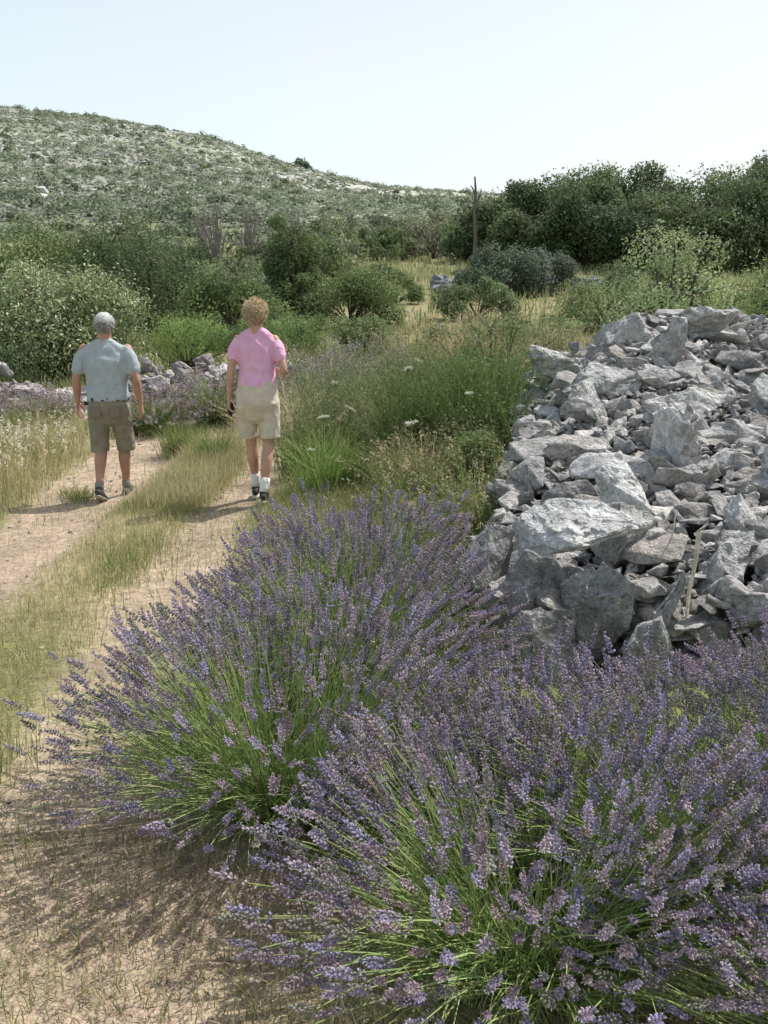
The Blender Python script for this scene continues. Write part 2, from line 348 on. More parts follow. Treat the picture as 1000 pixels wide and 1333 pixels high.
def lavender(cx,cy,rad,ht,n,seed,name='lavender_bush',lod=0,nleaf=5000,skew=(0,0),fl=1.14,width=.0016,tmax=1.30,flcol=(.44,.38,.65)):
    r=np.random.RandomState(seed); B=[]
    az=r.rand(n)*6.283; th0=tmax*np.sqrt(r.rand(n))*(.92+.16*r.rand(n))
    cl=vn(np.stack([np.cos(az)*2.8*th0,np.sin(az)*2.8*th0,th0*2],1)+seed,seed)
    # thin the flowering stems out in places so the green heart shows
    thin=(cl<.40)&(r.rand(n)<.35)
    Ltot=ht+(rad-ht)*np.clip(th0/1.3,0,1); L=Ltot*(.70+.26*r.rand(n)+.38*(cl-.5)); L[thin]*=.75
    b0=rad*.28*np.sqrt(r.rand(n)); ba=az+r.randn(n)*.6
    p=np.stack([cx+np.cos(ba)*b0,cy+np.sin(ba)*b0,np.zeros(n)],1); p[:,2]=th(p[:,0],p[:,1])
    m=7; pts=np.zeros((n,m,3)); pts[:,0]=p; waz=r.randn(n)*.28
    for i in range(1,m):
        tt=i/(m-1); a=th0*(.62+.55*tt)+.05*r.randn(n); aa=az+waz*tt
        d=np.stack([np.sin(a)*np.cos(aa)+skew[0]*tt*.2,np.sin(a)*np.sin(aa)+skew[1]*tt*.2,np.cos(a)],1)
        pts[:,i]=pts[:,i-1]+norm(d)*(L/(m-1))[:,None]
    g=th(pts[:,:,0],pts[:,:,1])+.03; pts[:,:,2]=np.maximum(pts[:,:,2],g)
    rr=np.repeat(np.linspace(1.25,.8,m)[None],n,0)*width
    B.append(tubes(pts,rr,jit((.34,.42,.17),n,.3,r)))
    d=norm(pts[:,-1]-pts[:,-2]); d=norm(d+np.array([0,0,.2])+r.randn(n,3)*.16)
    T=SPL if lod else SP
    sl=(.036+.050*r.rand(n))*fl; fat=(.042+.024*r.rand(n))*fl
    hue=r.rand(n,1); C=np.array([flcol])*(.68+.6*r.rand(n,1))*(1+np.array([[.12,.0,-.18]])*hue*1.5)
    dead=r.rand(n)<.16; C[dead]=np.array([.40,.36,.38])*(.7+.5*r.rand(dead.sum(),1))
    for i,t in enumerate(T):
        k=(np.arange(n)%len(T)==i)&(~thin)
        B.append(inst(t[0],t[1],pts[k,-1],frame(d[k]),np.stack([fat[k],fat[k],sl[k]],1),C[k],t[2]))
    k=r.randint(0,n,nleaf); tt=r.rand(nleaf)**1.3*.62; ix=(tt*(m-1)).astype(int); fr_=(tt*(m-1)-ix)[:,None]
    P=pts[k,ix]*(1-fr_)+pts[k,ix+1]*fr_+r.randn(nleaf,3)*.014
    dd=norm(norm(pts[k,ix+1]-pts[k,ix])+r.randn(nleaf,3)*.45); Lf=(.045+.05*r.rand(nleaf))*(1+lod*.8); w=.0034*(1+lod*1.5)
    s=norm(np.cross(dd,r.randn(nleaf,3)))*w*.6
    V=np.stack([P,P+dd*Lf[:,None]*.5+s,P+dd*Lf[:,None],P+dd*Lf[:,None]*.5-s],1)
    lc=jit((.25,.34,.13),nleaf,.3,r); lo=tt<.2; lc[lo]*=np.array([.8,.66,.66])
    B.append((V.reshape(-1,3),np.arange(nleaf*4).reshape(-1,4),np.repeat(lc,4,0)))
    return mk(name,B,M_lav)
lavender(-.36,3.38,.82,.76,1080,1,nleaf=17000)
lavender(-.20,4.4,.78,.79,1080,2,nleaf=14000)
lavender(-.12,5.4,.72,.78,900,3,nleaf=10000)
lavender(.40,2.4,.74,.62,930,4,nleaf=16000)
lavender(.98,2.7,.76,.68,1000,5,nleaf=17000)
lavender(1.65,3.1,.72,.74,850,6,nleaf=11000)
lavender(1.14,1.9,.66,.50,650,7,nleaf=12000)
lavender(.45,3.3,.55,.64,420,8,nleaf=8000)
for i,(a,b,rd,ht) in enumerate([(-3.1,13.5,.6,.6),(-2.3,13.9,.7,.75),(-1.5,14.2,.8,.85),(-.8,13.9,.85,.95),(-.1,14.2,.85,1.0),(-5.9,14.4,.6,.55),(-4.9,14.2,.5,.5),(-.4,15.0,.8,1.05),(.6,14.9,.7,.9)]):
    lavender(a,b,rd,ht,480,20+i,lod=1,nleaf=2500,fl=2.0,width=.004,flcol=(.52,.45,.64))

# ------------------------------------------------------------------ shrubs & trees
def clumpy(cx,cy,w,d,h,n,L,col,seed,zb=None,nc=14,up=.15,aspect=.45,trunk=True,flow=None,low=.0):
    r=np.random.RandomState(seed); z0=float(th(cx,cy)) if zb is None else zb; B=[]; nc=int(nc*1.25)
    a=r.rand(nc)*6.283; u=r.rand(nc)**.5; e=r.rand(nc)
    e=e**.8; rr=np.sqrt(np.clip(1-(e*.9)**2,0,1))*(.5+.45*u)
    cc=np.stack([cx+np.cos(a)*rr*w*.5*.9,cy+np.sin(a)*rr*d*.5*.9,z0+h*(low+(1-low)*(.14+.72*e*(.8+.35*r.rand(nc))))],1)
    cr=(.11+.15*r.rand(nc))*min(w,1.6*h)
    pk=r.randint(0,nc,n); dr=norm(r.randn(n,3)); rad=cr[pk]*(.5+.55*r.rand(n)**.7)
    rad*=(.55+.9*vn(dr*2.6+cc[pk],seed))
    P=cc[pk]+dr*rad[:,None]*np.array([1,1,.85]); gz=th(P[:,0],P[:,1]); P[:,2]=np.maximum(P[:,2],gz+.02+.1*r.rand(n))
    N=norm(dr+r.randn(n,3)*.7+np.array([0,0,.3]))
    cb=(.65+.7*r.rand(nc))[pk][:,None]; C=(np.array([col])*1.14+np.array([[.012,.012,.014]]))*cb*(.7+.6*r.rand(n,1))*(1+(r.rand(n,3)-.5)*.2)
    if flow is not None:
        k=(r.rand(n)<flow[1])&(dr[:,2]>-.2); C[k]=np.array(flow[0])*(.8+.4*r.rand(k.sum(),1))
    B.append(leaves(P,N,L*(.6+.8*r.rand(n)),L*aspect,C))
    m=5; k=nc; s=np.array([cx,cy,z0-.05]); pts=np.zeros((k,m,3))
    for i in range(m):
        t=i/(m-1); pts[:,i]=s+(cc-s)*np.array([t**1.3,t**1.3,t**.85][0:3])+r.randn(k,3)*.03*w*t*(1-t)
    rr=np.repeat(np.linspace(1,.3,m)[None],k,0)*(.018*h+.01)
    B.append(tubes(pts,rr,np.repeat(np.array([[.13,.11,.09]]),k,0),5))
    nt_=nc*10; pk=r.randint(0,nc,nt_); dr=norm(r.randn(nt_,3)+np.array([0,0,.6])); e=cc[pk]+dr*(cr[pk]*1.05)[:,None]
    pp=np.stack([cc[pk],(cc[pk]+e)/2+r.randn(nt_,3)*.02,e],1); B.append(tubes(pp,np.repeat(np.array([[1,.7,.3]]),nt_,0)*.004*h,np.repeat(np.array([[.14,.12,.09]]),nt_,0),3))
    return B
def shrub(name,*a,**k): return mk(name,clumpy(*a,**k),M_leaf)
G1=(.15,.20,.07);G2=(.10,.145,.055)
shrub('flowering_shrub',-6.3,19.5,3.7,3,2.2,26000,.075,(.22,.28,.13),101,nc=30,flow=((.72,.68,.50),.20))
shrub('flowering_shrub',-8.6,20.5,3,3,1.6,12000,.085,(.19,.24,.10),111,nc=18,flow=((.5,.48,.33),.1))
shrub('holm_oak_tree',-6.9,29.5,4.6,4,3.3,22000,.10,G2,102,nc=26)
shrub('holm_oak_tree',-10.2,31,4.5,4,3.0,16000,.11,G1,103,nc=22)
shrub('juniper_tree',-2.6,29,2.2,2.0,3.5,13000,.10,(.12,.17,.06),104,nc=20)
shrub('green_shrub',-3.9,26,3,2.4,1.9,12000,.09,(.13,.18,.06),105,nc=18)
shrub('green_shrub',-1.0,30,3.2,3,1.7,12000,.10,G1,106,nc=18)
shrub('bright_green_shrub',-4.0,20.5,2.4,1.6,1.25,12000,.06,(.21,.30,.09),107,nc=16,aspect=.25)
shrub('bright_green_shrub',-2.2,20.8,2.6,1.6,1.3,13000,.06,(.18,.26,.09),108,nc=16,aspect=.25)
shrub('green_shrub',-.6,21.5,2.0,1.6,1.1,8000,.07,(.17,.22,.09),117,nc=12)
shrub('dark_green_shrub',4.6,41,3.6,2.5,1.8,9000,.13,(.085,.12,.075),109,nc=16)
shrub('grey_green_shrub',6.8,42,3.4,2.5,1.6,8000,.13,(.14,.17,.13),110,nc=16)
shrub('pale_shrub',4.4,15.6,2.3,1.9,2.9,17000,.065,(.27,.33,.16),112,nc=26,flow=((.55,.52,.4),.08))
shrub('pale_shrub',5.6,14.0,2.6,2,2.2,14000,.065,(.21,.28,.11),113,nc=20)
shrub('green_shrub',7.6,18,2.6,2.2,2.4,13000,.08,(.14,.20,.07),114,nc=18)
shrub('green_shrub',3.3,21,2.2,2,1.2,7000,.08,(.18,.23,.09),115,nc=12)
shrub('green_shrub',1.5,22,1.8,1.6,1.0,6000,.08,(.17,.22,.08),116,nc=10)
shrub('green_shrub',3.0,33,3.0,2.6,1.2,6000,.11,(.17,.22,.10),118,nc=12)
shrub('green_shrub',9.5,36,4.0,3,2.0,8000,.12,(.15,.20,.09),119,nc=14)
shrub('green_shrub',6.2,28,3.4,3,1.5,8000,.10,(.17,.22,.09),121,nc=14)
shrub('green_shrub',.4,38,2.6,2.2,1.3,5000,.12,(.15,.20,.08),120,nc=12)
shrub('verge_shrub',.95,9.7,.95,.9,1.15,11000,.05,(.13,.19,.06),131,nc=18,aspect=.16)
shrub('verge_shrub',.25,10.9,1.0,.9,1.05,9000,.045,(.20,.24,.11),132,nc=18,aspect=.2)
shrub('verge_shrub',1.35,12.4,1.1,1,1.55,9000,.05,(.17,.22,.09),133,nc=18,aspect=.25)
shrub('verge_shrub',.75,8.2,.6,.6,.65,5000,.04,(.17,.22,.08),134,nc=12,aspect=.2)
shrub('verge_shrub',-.5,12.6,.8,.8,.7,5000,.045,(.17,.22,.09),135,nc=12,aspect=.25)
shrub('verge_shrub',2.4,15.5,1.5,1.2,1.3,8000,.05,(.22,.24,.12),136,nc=16,aspect=.25)
spec=[(6.4,62,4.4,3.4),(9,64,5.8,4.4),(12.3,62,6.5,5.5),(15.5,65,6.5,5.5),(11.2,57,5,4.2),(18.6,62,6.5,5.0),(22,64,7,5.3),(25.5,66,7,6.0),(15.4,57,6,4.2),(20.2,56,6,4.4),(25,57,6.5,5.0),(30,64,7,6),(35,62,7,6),(41,64,8,6),(7.6,59,3.6,2.8),(29,56,6,5),(13.2,55,4,3.2),(18,54.5,4,3),(9.6,57.5,3.4,3.2),(22.6,54,4,3.2)]
for i,(a,b,w,h) in enumerate(spec):
    shrub('oak_tree',a,b,w,w*.9,h,11000,.20,[(.09,.13,.052),(.075,.112,.045),(.125,.165,.07)][i%3],300+i,nc=26,aspect=.6)
B=[];r=np.random.RandomState(5)
for i in range(190):
    yy=32+52*r.rand()**1.0; q=r.uniform(-.47,-.04)
    if i%7==0: q=r.uniform(-.04,.09); yy=62+30*r.rand()
    w=(1.6+2.2*r.rand())*(.8+yy/140); h=w*(.5+.3*r.rand())*(1-.25*(yy>55)); c_=[(.13,.175,.07),(.20,.24,.12),(.10,.14,.06),(.24,.27,.16),(.18,.19,.12)][r.randint(5)]
    B+=clumpy(q*yy,yy,w,w,h,int(1500),.10+yy*.0022,c_,1000+i,nc=8)
mk('shrub_thicket',B,M_leaf)
def bare(name,cx,cy,h,seed,n=60):
    r=np.random.RandomState(seed); z=float(th(cx,cy)); m=5; a=r.rand(n)*6.28; sp=r.rand(n)*.35; s=np.array([cx,cy,z]); pts=np.zeros((n,m,3))
    for i in range(m):
        t=i/(m-1); pts[:,i]=s+np.stack([np.cos(a)*sp*h*t,np.sin(a)*sp*h*t,h*t*(.55+.45*(1-sp))*np.ones(n)],1)+r.randn(n,3)*.06*t*h*.5
    mk(name,[tubes(pts,np.repeat(np.linspace(1,.2,m)[None],n,0)*.010*h,jit((.26,.24,.22),n,.2,r),4)],M_bark)
for i,(a,b,h) in enumerate([(-13,80,5.5),(-10.8,82,5),(-6.8,78,4.8),(-14.6,83,4.5),(-8,79,4)]): bare('bare_tree',a,b,h,i,40)
z=float(th(5.2,59)); K=lambda *p:np.array([p],float)+np.array([5.2,59,z])
mk('dead_snag',[tubes(K((0,0,-.2),(.05,0,1.5),(-.04,0,3.0),(.02,0,4.0),(-.05,0,4.9)),np.array([[.14,.12,.10,.08,.05]]),np.array([[.16,.14,.12]]),6),tubes(K((0,0,3.4),(.25,0,3.8),(.32,0,4.2)),np.array([[.06,.05,.03]]),np.array([[.16,.14,.12]]),5),tubes(K((0,0,3.9),(-.18,0,4.3),(-.3,0,4.4)),np.array([[.05,.04,.03]]),np.array([[.16,.14,.12]]),5)],M_bark)
n=15000; py=92+258*R.rand(n)**.85; px=R.uniform(-.52,.12,n)*py; k=(fbm(xy(px,py,.045),4,71)+.25*(1-(py-100)/250))>.42; px,py=px[k],py[k]; nb=len(px)
sz=(.3+1.0*R.rand(nb)**3)*(1.15-.3*(py-100)/250); pc=np.repeat(np.arange(nb),13); dr=norm(R.randn(len(pc),3)); dr[:,2]=np.abs(dr[:,2])
P=np.stack([px,py,th(px,py)],1)[pc]+dr*sz[pc][:,None]*np.array([1,1,.7])*(.6+.5*R.rand(len(pc),1))
cb=np.array([(.27,.31,.22),(.32,.35,.26),(.36,.38,.30),(.21,.25,.17)])[R.randint(0,4,nb)][pc]*(.75+.5*R.rand(len(pc),1))  # bush greens lightened and greyed; distance haze is put into the colour
BB=[leaves(P,norm(dr+R.randn(len(pc),3)*.5+np.array([0,0,.8])),.5,.36,cb)]
n=650; py=88+260*R.rand(n)**1.2; px=R.uniform(-.52,.12,n)*py; sz=.7+1.1*R.rand(n); pc=np.repeat(np.arange(n),60); dr=norm(R.randn(len(pc),3)); dr[:,2]=np.abs(dr[:,2])
P=np.stack([px,py,th(px,py)],1)[pc]+dr*sz[pc][:,None]*np.array([1,1,.9])*(.5+.6*R.rand(len(pc),1))
BB.append(leaves(P,norm(dr+R.randn(len(pc),3)*.5+np.array([0,0,.5])),.55,.4,np.array([(.17,.21,.13)])*(.7+.6*R.rand(n,1))[pc]*(.75+.5*R.rand(len(pc),1))))
mk('hillside_bushes',BB,M_leaf)
shrub('hilltop_tree',-27,346,7,6,4.2,1500,.8,(.12,.16,.10),881,nc=8)

# ------------------------------------------------------------------ verge thicket beside the path
def tuft(name,cx,cy,sx,sy,n,h,w,cols,lean=.3,leaf=None,seed=0,seedhead=0):
    r=np.random.RandomState(seed); 
    nsub=max(3,n//260); sx_=cx+r.randn(nsub)*sx; sy_=cy+r.randn(nsub)*sy; sh_=.55+.6*r.rand(nsub); q=r.randint(0,nsub,n)
    px=sx_[q]+r.randn(n)*.08;py=sy_[q]+r.randn(n)*.08; k=~inwall(px-.1,py); px,py,q=px[k],py[k],q[k]; n=len(px)
    hh=h*(.45+.6*r.rand(n))*sh_[q]; ci=r.randint(0,len(cols),nsub)[q]; ci=np.where(r.rand(n)<.3,r.randint(0,len(cols),n),ci); C=np.array(cols)[ci]*(.7+.6*r.rand(n,1))
    P=np.stack([px,py,th(px,py)],1); az=np.arctan2(py-sy_[q],px-sx_[q])+r.randn(n)*.8; ln=lean*(.2+1.3*r.rand(n))
    B=[blades(P,hh,w,ln,C,az)]
    d=np.stack([np.cos(az),np.sin(az),0*az],1)
    if leaf:
        q=r.randint(0,n,leaf[0]); t=.2+.8*r.rand(leaf[0])
        LP=P[q]+d[q]*(ln[q]*hh[q]*t*t)[:,None]+np.array([0,0,1.])*(hh[q]*t*(1-.35*ln[q]*t))[:,None]+r.randn(leaf[0],3)*.018
        B.append(leaves(LP,norm(r.randn(leaf[0],3)),leaf[1],leaf[1]*.4,np.array([leaf[2]])*(.6+.8*r.rand(leaf[0],1))))
    if seedhead:
        k=r.choice(n,min(seedhead,n),False); q=np.repeat(k,8); t=.84+.18*r.rand(len(q))
        LP=P[q]+d[q]*(ln[q]*hh[q]*t*t)[:,None]+np.array([0,0,1.])*(hh[q]*t*(1-.35*ln[q]*t))[:,None]+r.randn(len(q),3)*.008
        B.append(leaves(LP,norm(r.randn(len(q),3)),.03,.009,jit((.58,.48,.33),len(q),.25,r)))
    return mk(name,B,M_grass)
tuft('broom_shrub',.8,9.4,.28,.4,3000,1.45,.007,[(.12,.17,.06),(.15,.21,.07)],.4,(12000,.04,(.14,.20,.07)),1)
tuft('broom_shrub',.1,10.4,.45,.5,1600,1.4,.006,[(.18,.22,.1),(.28,.27,.15)],.5,(7000,.04,(.19,.23,.11)),2,150)
tuft('broom_shrub',1.1,11.8,.5,.6,1800,1.75,.007,[(.17,.21,.09),(.3,.28,.16)],.5,(9000,.045,(.18,.22,.10)),3,200)
tuft('green_grass_tuft',-.42,9.2,.16,.2,900,.75,.007,[(.24,.34,.10),(.20,.29,.08)],.8,None,4)
tuft('weed_clump',.3,8.3,.4,.4,1300,.95,.006,[(.20,.24,.10),(.44,.37,.22),(.16,.20,.07)],.6,(6000,.035,(.20,.24,.10)),5,150)
tuft('weed_clump',.9,8.0,.25,.5,1100,.9,.006,[(.20,.24,.09),(.46,.40,.25)],.6,(4500,.035,(.21,.25,.10)),6,150)
tuft('weed_clump',.35,6.9,.3,.4,1200,.62,.005,[(.22,.28,.10),(.44,.38,.22)],.6,(3500,.03,(.2,.24,.09)),7,150)
tuft('dry_grass_clump',-.3,12,.6,.6,1500,.8,.006,DRY+[(.24,.26,.11)],.6,None,8,250)
tuft('dry_grass_clump',1.8,14.5,.9,.8,2600,1.45,.009,[(.48,.34,.22),(.54,.44,.28),(.22,.26,.11)],.5,(5000,.04,(.45,.35,.23)),9,700)
tuft('dry_grass_clump',3.2,17,1,.9,2200,1.4,.01,[(.48,.35,.22),(.54,.44,.28),(.22,.26,.11)],.5,(5000,.05,(.43,.35,.23)),10,700)
tuft('weed_clump',.6,17.5,1.3,1.5,3200,.9,.01,[(.2,.25,.1),(.36,.33,.18),(.17,.22,.08)],.5,(9000,.05,(.22,.26,.12)),15,400)
tuft('weed_clump',-2.3,11.6,.25,.3,900,.5,.006,[(.18,.24,.08),(.24,.28,.1)],.6,None,11)
tuft('weed_clump',-2.95,9.55,.12,.10,350,.16,.006,[(.18,.22,.08),(.24,.26,.1)],.9,None,12)
tuft('dry_grass_clump',-5.5,11,1.0,1.2,2600,.5,.007,DRY+GR,.5,None,13,300)
tuft('weed_clump',-5.2,13.4,1.2,.4,1500,.4,.008,GR,.5,None,14)
def umbel(x_,y_,h,rad,seed):
    r=np.random.RandomState(seed); z=float(th(x_,y_)); top=np.array([x_+r.randn()*.05,y_+r.randn()*.05,z+h]); b=np.array([x_,y_,z])
    st=np.stack([b+(top-b)*t+r.randn(3)*.008 for t in (0,.33,.66,1)])[None]; st[0,0]=b; st[0,3]=top-np.array([0,0,rad*.8])
    tl=r.randn(2)*.3
    B=[tubes(st,np.full((1,4),.0035),np.array([[.2,.26,.1]]),5)]; n=26; a=r.rand(n)*6.28; q=rad*np.sqrt(r.rand(n))
    e=top+np.stack([np.cos(a)*q,np.sin(a)*q,-.15*q+r.randn(n)*.004+q*(np.cos(a)*tl[0]+np.sin(a)*tl[1])],1); s=np.repeat(st[0,3][None],n,0)
    B.append(tubes(np.stack([s,(s+e)/2,e],1),np.full((n,3),.0012),np.repeat(np.array([[.25,.3,.12]]),n,0),3))
    LP=np.repeat(e,9,0)+r.randn(n*9,3)*np.array([.008,.008,.004]); B.append(leaves(LP,norm(r.randn(n*9,3)*.6+np.array([0,0,1])),.010,.008,jit((.7,.7,.62),n*9,.15,r)))
    mk('wild_carrot_plant',B,M_grass)
for i,(a,b,h,rd) in enumerate([(.14,8.2,.72,.075),(.13,9.1,1.08,.045),(-.55,9.4,.66,.055),(-.75,8.9,.42,.04),(.35,10.0,1.1,.04),(-.35,9.7,.7,.045),(.75,8.6,.9,.03),(-.6,10.8,.85,.05)]): umbel(a,b,h,rd,i)

# ------------------------------------------------------------------ people
def crom(P,k):
    P=np.asarray(P,float); n=len(P); out=[]
    for i in range(n-1):
        p0=P[max(i-1,0)];p1=P[i];p2=P[i+1];p3=P[min(i+2,n-1)]
        for j in range(k):
            t=j/k; out.append(.5*((2*p1)+(-p0+p2)*t+(2*p0-5*p1+4*p2-p3)*t*t+(-p0+3*p1-3*p2+p3)*t**3))
    out.append(P[-1]); return np.array(out)
def loft(rows,n=20,k=4,cap=True,side=(1,0,0)):
    Q=crom(np.array(rows,float),k); P=Q[:,:3]; A=np.maximum(Q[:,3:],.001); T=norm(np.gradient(P,axis=0)); sd=np.array(side,float)
    rings=[];
    def ring(p,t,a,b):
        s=sd-t*np.dot(sd,t); s/=np.linalg.norm(s); u=np.cross(t,s); an=np.arange(n)*2*math.pi/n
        return p+np.outer(np.cos(an)*a,s)+np.outer(np.sin(an)*b,u)
    if cap:
        for f_,o_ in ((.35,.9),(.75,.6)): rings.append(ring(P[0]-T[0]*min(A[0])*o_,T[0],A[0,0]*f_,A[0,1]*f_))
    for i in range(len(P)): rings.append(ring(P[i],T[i],*A[i]))
    if cap:
        for f_,o_ in ((.75,.6),(.35,.9)): rings.append(ring(P[-1]+T[-1]*min(A[-1])*o_,T[-1],A[-1,0]*f_,A[-1,1]*f_))
    m=len(rings); V=np.concatenate(rings); i=np.arange(m-1)[:,None]*n; j=np.arange(n)[None]; j2=(j+1)%n
    F=np.stack([i+j,i+j2,i+n+j2,i+n+j],-1).reshape(-1,4)
    F=[tuple(f) for f in F]+[tuple(range(n))[::-1],tuple(range((m-1)*n,m*n))]
    return V,F
def build(name,parts,mt,parent,remesh=.012,smooth=4,wr=0,wf=12,tweak=None):
    V=[];F=[];o=0
    for v,f in parts: V+=v.tolist(); F+=[tuple(i+o for i in ff) for ff in f]; o+=len(v)
    me=bpy.data.meshes.new(name); me.from_pydata(V,[],F); ob=bpy.data.objects.new(name,me); S.collection.objects.link(ob)
    bm=bmesh.new(); bm.from_mesh(me); bmesh.ops.recalc_face_normals(bm,faces=bm.faces[:]); bm.to_mesh(me); bm.free()
    if remesh:
        md=ob.modifiers.new('r','REMESH'); md.mode='VOXEL'; md.voxel_size=remesh
        if smooth: ms=ob.modifiers.new('s','SMOOTH'); ms.iterations=smooth; ms.factor=.5
        dg=bpy.context.evaluated_depsgraph_get(); nm=bpy.data.meshes.new_from_object(ob.evaluated_get(dg)); ob.modifiers.clear(); ob.data=nm; me=nm
    if wr:
        n=len(me.vertices); co=np.zeros(n*3,np.float32); me.vertices.foreach_get('co',co); co=co.reshape(-1,3).astype(float)
        no=np.zeros(n*3,np.float32); me.vertices.foreach_get('normal',no); no=no.reshape(-1,3)
        w=np.abs(fbm(co*np.array([wf,wf,wf*.7])+5,3,4)-.5)*2
        co=co-no*(w*wr)[:,None]; me.vertices.foreach_set('co',co.astype(np.float32).ravel()); me.update()
    for p in me.polygons: p.use_smooth=True
    me.materials.clear(); me.materials.append(mt); ob.parent=parent; return ob
def ball(c,r,n=16): 
    c=np.array(c,float); r=np.array(r,float)*np.ones(3); V=[];F=[];m=10
    for i in range(1,m):
        a=math.pi*i/m
        for j in range(n): V.append(c+r*np.array([math.sin(a)*math.cos(2*math.pi*j/n),math.sin(a)*math.sin(2*math.pi*j/n),math.cos(a)]))
    for i in range(m-2):
        for j in range(n): F.append((i*n+j,i*n+(j+1)%n,(i+1)*n+(j+1)%n,(i+1)*n+j))
    F.append(tuple(range(n))); F.append(tuple(range((m-2)*n,(m-1)*n))[::-1]); return np.array(V),F
def hand(w,d,inward,s=1,curl=.5):
    w=np.array(w,float); d=norm(np.array(d,float)); pn=np.array(inward,float); pn=norm(pn-d*np.dot(pn,d)); fw=np.cross(pn,d)
    if fw[1]<0: fw=-fw
    parts=[loft([(*(w-d*.03),.026*s,.02*s),(*w,.028*s,.019*s),(*(w+d*.04*s),.037*s,.016*s),(*(w+d*.085*s),.040*s,.014*s)],14,3,True,fw)]
    for i,L in enumerate([.068,.078,.073,.056]):
        o=w+d*.078*s+fw*(.030-.0205*i)*s; p=[o]; a=.12
        for q,ll in enumerate((.42,.32,.26)):
            a+=curl*(.5 if q==0 else .6); p.append(p[-1]+(d*math.cos(a)+pn*math.sin(a)+fw*(.03*(1.5-i)))*L*ll*s)
        rr=[.0095,.0088,.008,.0068]; parts.append(loft([(*p[k],rr[k]*s,rr[k]*s) for k in range(4)],10,2,True,fw))
    o=w+d*.02*s+fw*.026*s; p=[o,o+(d*.6+fw*.7+pn*.25)*.034*s,o+(d*1.25+fw*.95+pn*.6)*.042*s,o+(d*2.0+fw*.95+pn*1.0)*.041*s]
    parts.append(loft([(*p[k],r_*s,r_*s) for k,r_ in enumerate((.014,.012,.0105,.008))],10,2,True,pn)); return parts
def head(cz,cy=0,s=1,cx=0):
    P=[loft([(cx,cy-.01,cz-.16,.055,.058),(cx,cy-.012,cz-.09,.055,.06),(cx,cy,cz-.04,.06,.07)],18,3),
       ball((cx,cy-.012,cz+.035),(.077*s,.094*s,.09*s),20), ball((cx,cy+.025,cz-.03),(.058*s,.066*s,.075*s),18), ball((cx,cy+.055,cz-.075),(.03,.026,.022)),
       loft([(cx,cy+.088,cz+.025,.009,.009),(cx,cy+.103,cz-.0,.012,.012),(cx,cy+.11,cz-.018,.016,.013)],10,3),
       loft([(cx-.024,cy+.086,cz-.045,.006,.007),(cx,cy+.093,cz-.045,.008,.010),(cx+.024,cy+.086,cz-.045,.006,.007)],10,3,True,(0,1,0))]
    for sg in(-1,1):
        P.append(loft([(cx+sg*.078,cy-.008,cz-.03,.008,.010),(cx+sg*.084,cy-.014,cz,.009,.018),(cx+sg*.084,cy-.016,cz+.025,.008,.016)],10,3))
    return P
def shoe(an,d,s=1,pitch=0):
    an=np.array(an,float); d=norm(np.array([d[0],d[1],-pitch],float)); P=[]
    b=an+np.array([0,0,-.055]); up=np.array([0,0,1.])
    P.append(loft([(*(b-d*.065*s+up*.012),.030,.030),(*(b+d*.0+up*.012),.036,.040),(*(b+d*.08*s+up*.0),.042,.032),(*(b+d*.15*s-up*.008),.042,.024),(*(b+d*.185*s-up*.012),.030,.018)],16,4,True,np.cross(d,up)))
    P.append(loft([(*(an-up*.04),.040,.046),(*(an+up*.015),.038,.042)],14,3)); return P
def sole(an,d,s=1,pitch=0):
    an=np.array(an,float); d=norm(np.array([d[0],d[1],-pitch],float)); b=an+np.array([0,0,-.084])
    return [loft([(*(b-d*.08*s),.030,.012),(*(b),.038,.012),(*(b+d*.09*s),.047,.012),(*(b+d*.19*s),.034,.012)],16,4,True,np.cross(d,np.array([0,0,1.])))]
def skinmat(n,c): return fixed(n,c,.55,[(9,.88,1.1)],[(60,.002)],.35)
M_sk=skinmat('skin_tanned',(.42,.24,.17)); M_sk2=skinmat('skin',(.50,.30,.22)); M_eye=fixed('eye_white',(.8,.8,.78),.3); M_iris=fixed('iris',(.05,.04,.03),.3)
def face(par,cx,cy,cz):
    for sg in(-1,1):
        build('eye',[ball((cx+sg*.031,cy+.070,cz+.012),.0125,12)],M_eye,par,0); build('iris',[ball((cx+sg*.031,cy+.0785,cz+.012),.006,10)],M_iris,par,0)
def person(name,loc,yaw):
    e=bpy.data.objects.new(name,None); S.collection.objects.link(e); e.location=loc; e.rotation_euler=(0,0,yaw); return e
def mid(a,b,t): return tuple(np.array(a)*(1-t)+np.array(b)*t)
def leg(h,k,a,s=1): 
    return loft([(*h,.080*s,.088*s),(*mid(h,k,.5),.074*s,.08*s),(*k,.055*s,.058*s),(*(np.array(mid(k,a,.3))+np.array([0,-.018,0])),.057*s,.062*s),(*mid(k,a,.7),.04*s,.043*s),(*a,.034*s,.040*s)],16,4)
def arm(s_,e_,w_,s=1): return loft([(*(np.array(s_)*np.array([.97,1,1])-np.array([0,0,.02])),.050*s,.052*s),(*mid(s_,e_,.5),.048*s,.052*s),(*e_,.039*s,.041*s),(*mid(e_,w_,.3),.041*s,.042*s),(*w_,.024*s,.028*s)],14,4)
def sleeves(zs,neck,r1,r2,end):
    P=[]
    for i in(0,1):
        sg=-1 if i==0 else 1; s_=np.array(sh[i]); e_=np.array(el[i])
        P.append(loft([(*(s_*np.array([.90,1,1])+np.array([0,0,-.045])),r1,r1*1.05),(*mid(s_,e_,.35),r1*.96,r1*1.06),(*mid(s_,e_,end),r2,r2*1.08)],20,4,True))
        P.append(loft([(sg*.03,-.02,zs+.035,.055,.060),(sg*.09,-.02,zs+.010,.062,.050),(s_[0]*.80,-.015,zs-.04,.064,.050)],18,4,True,(0,1,0)))
    return P
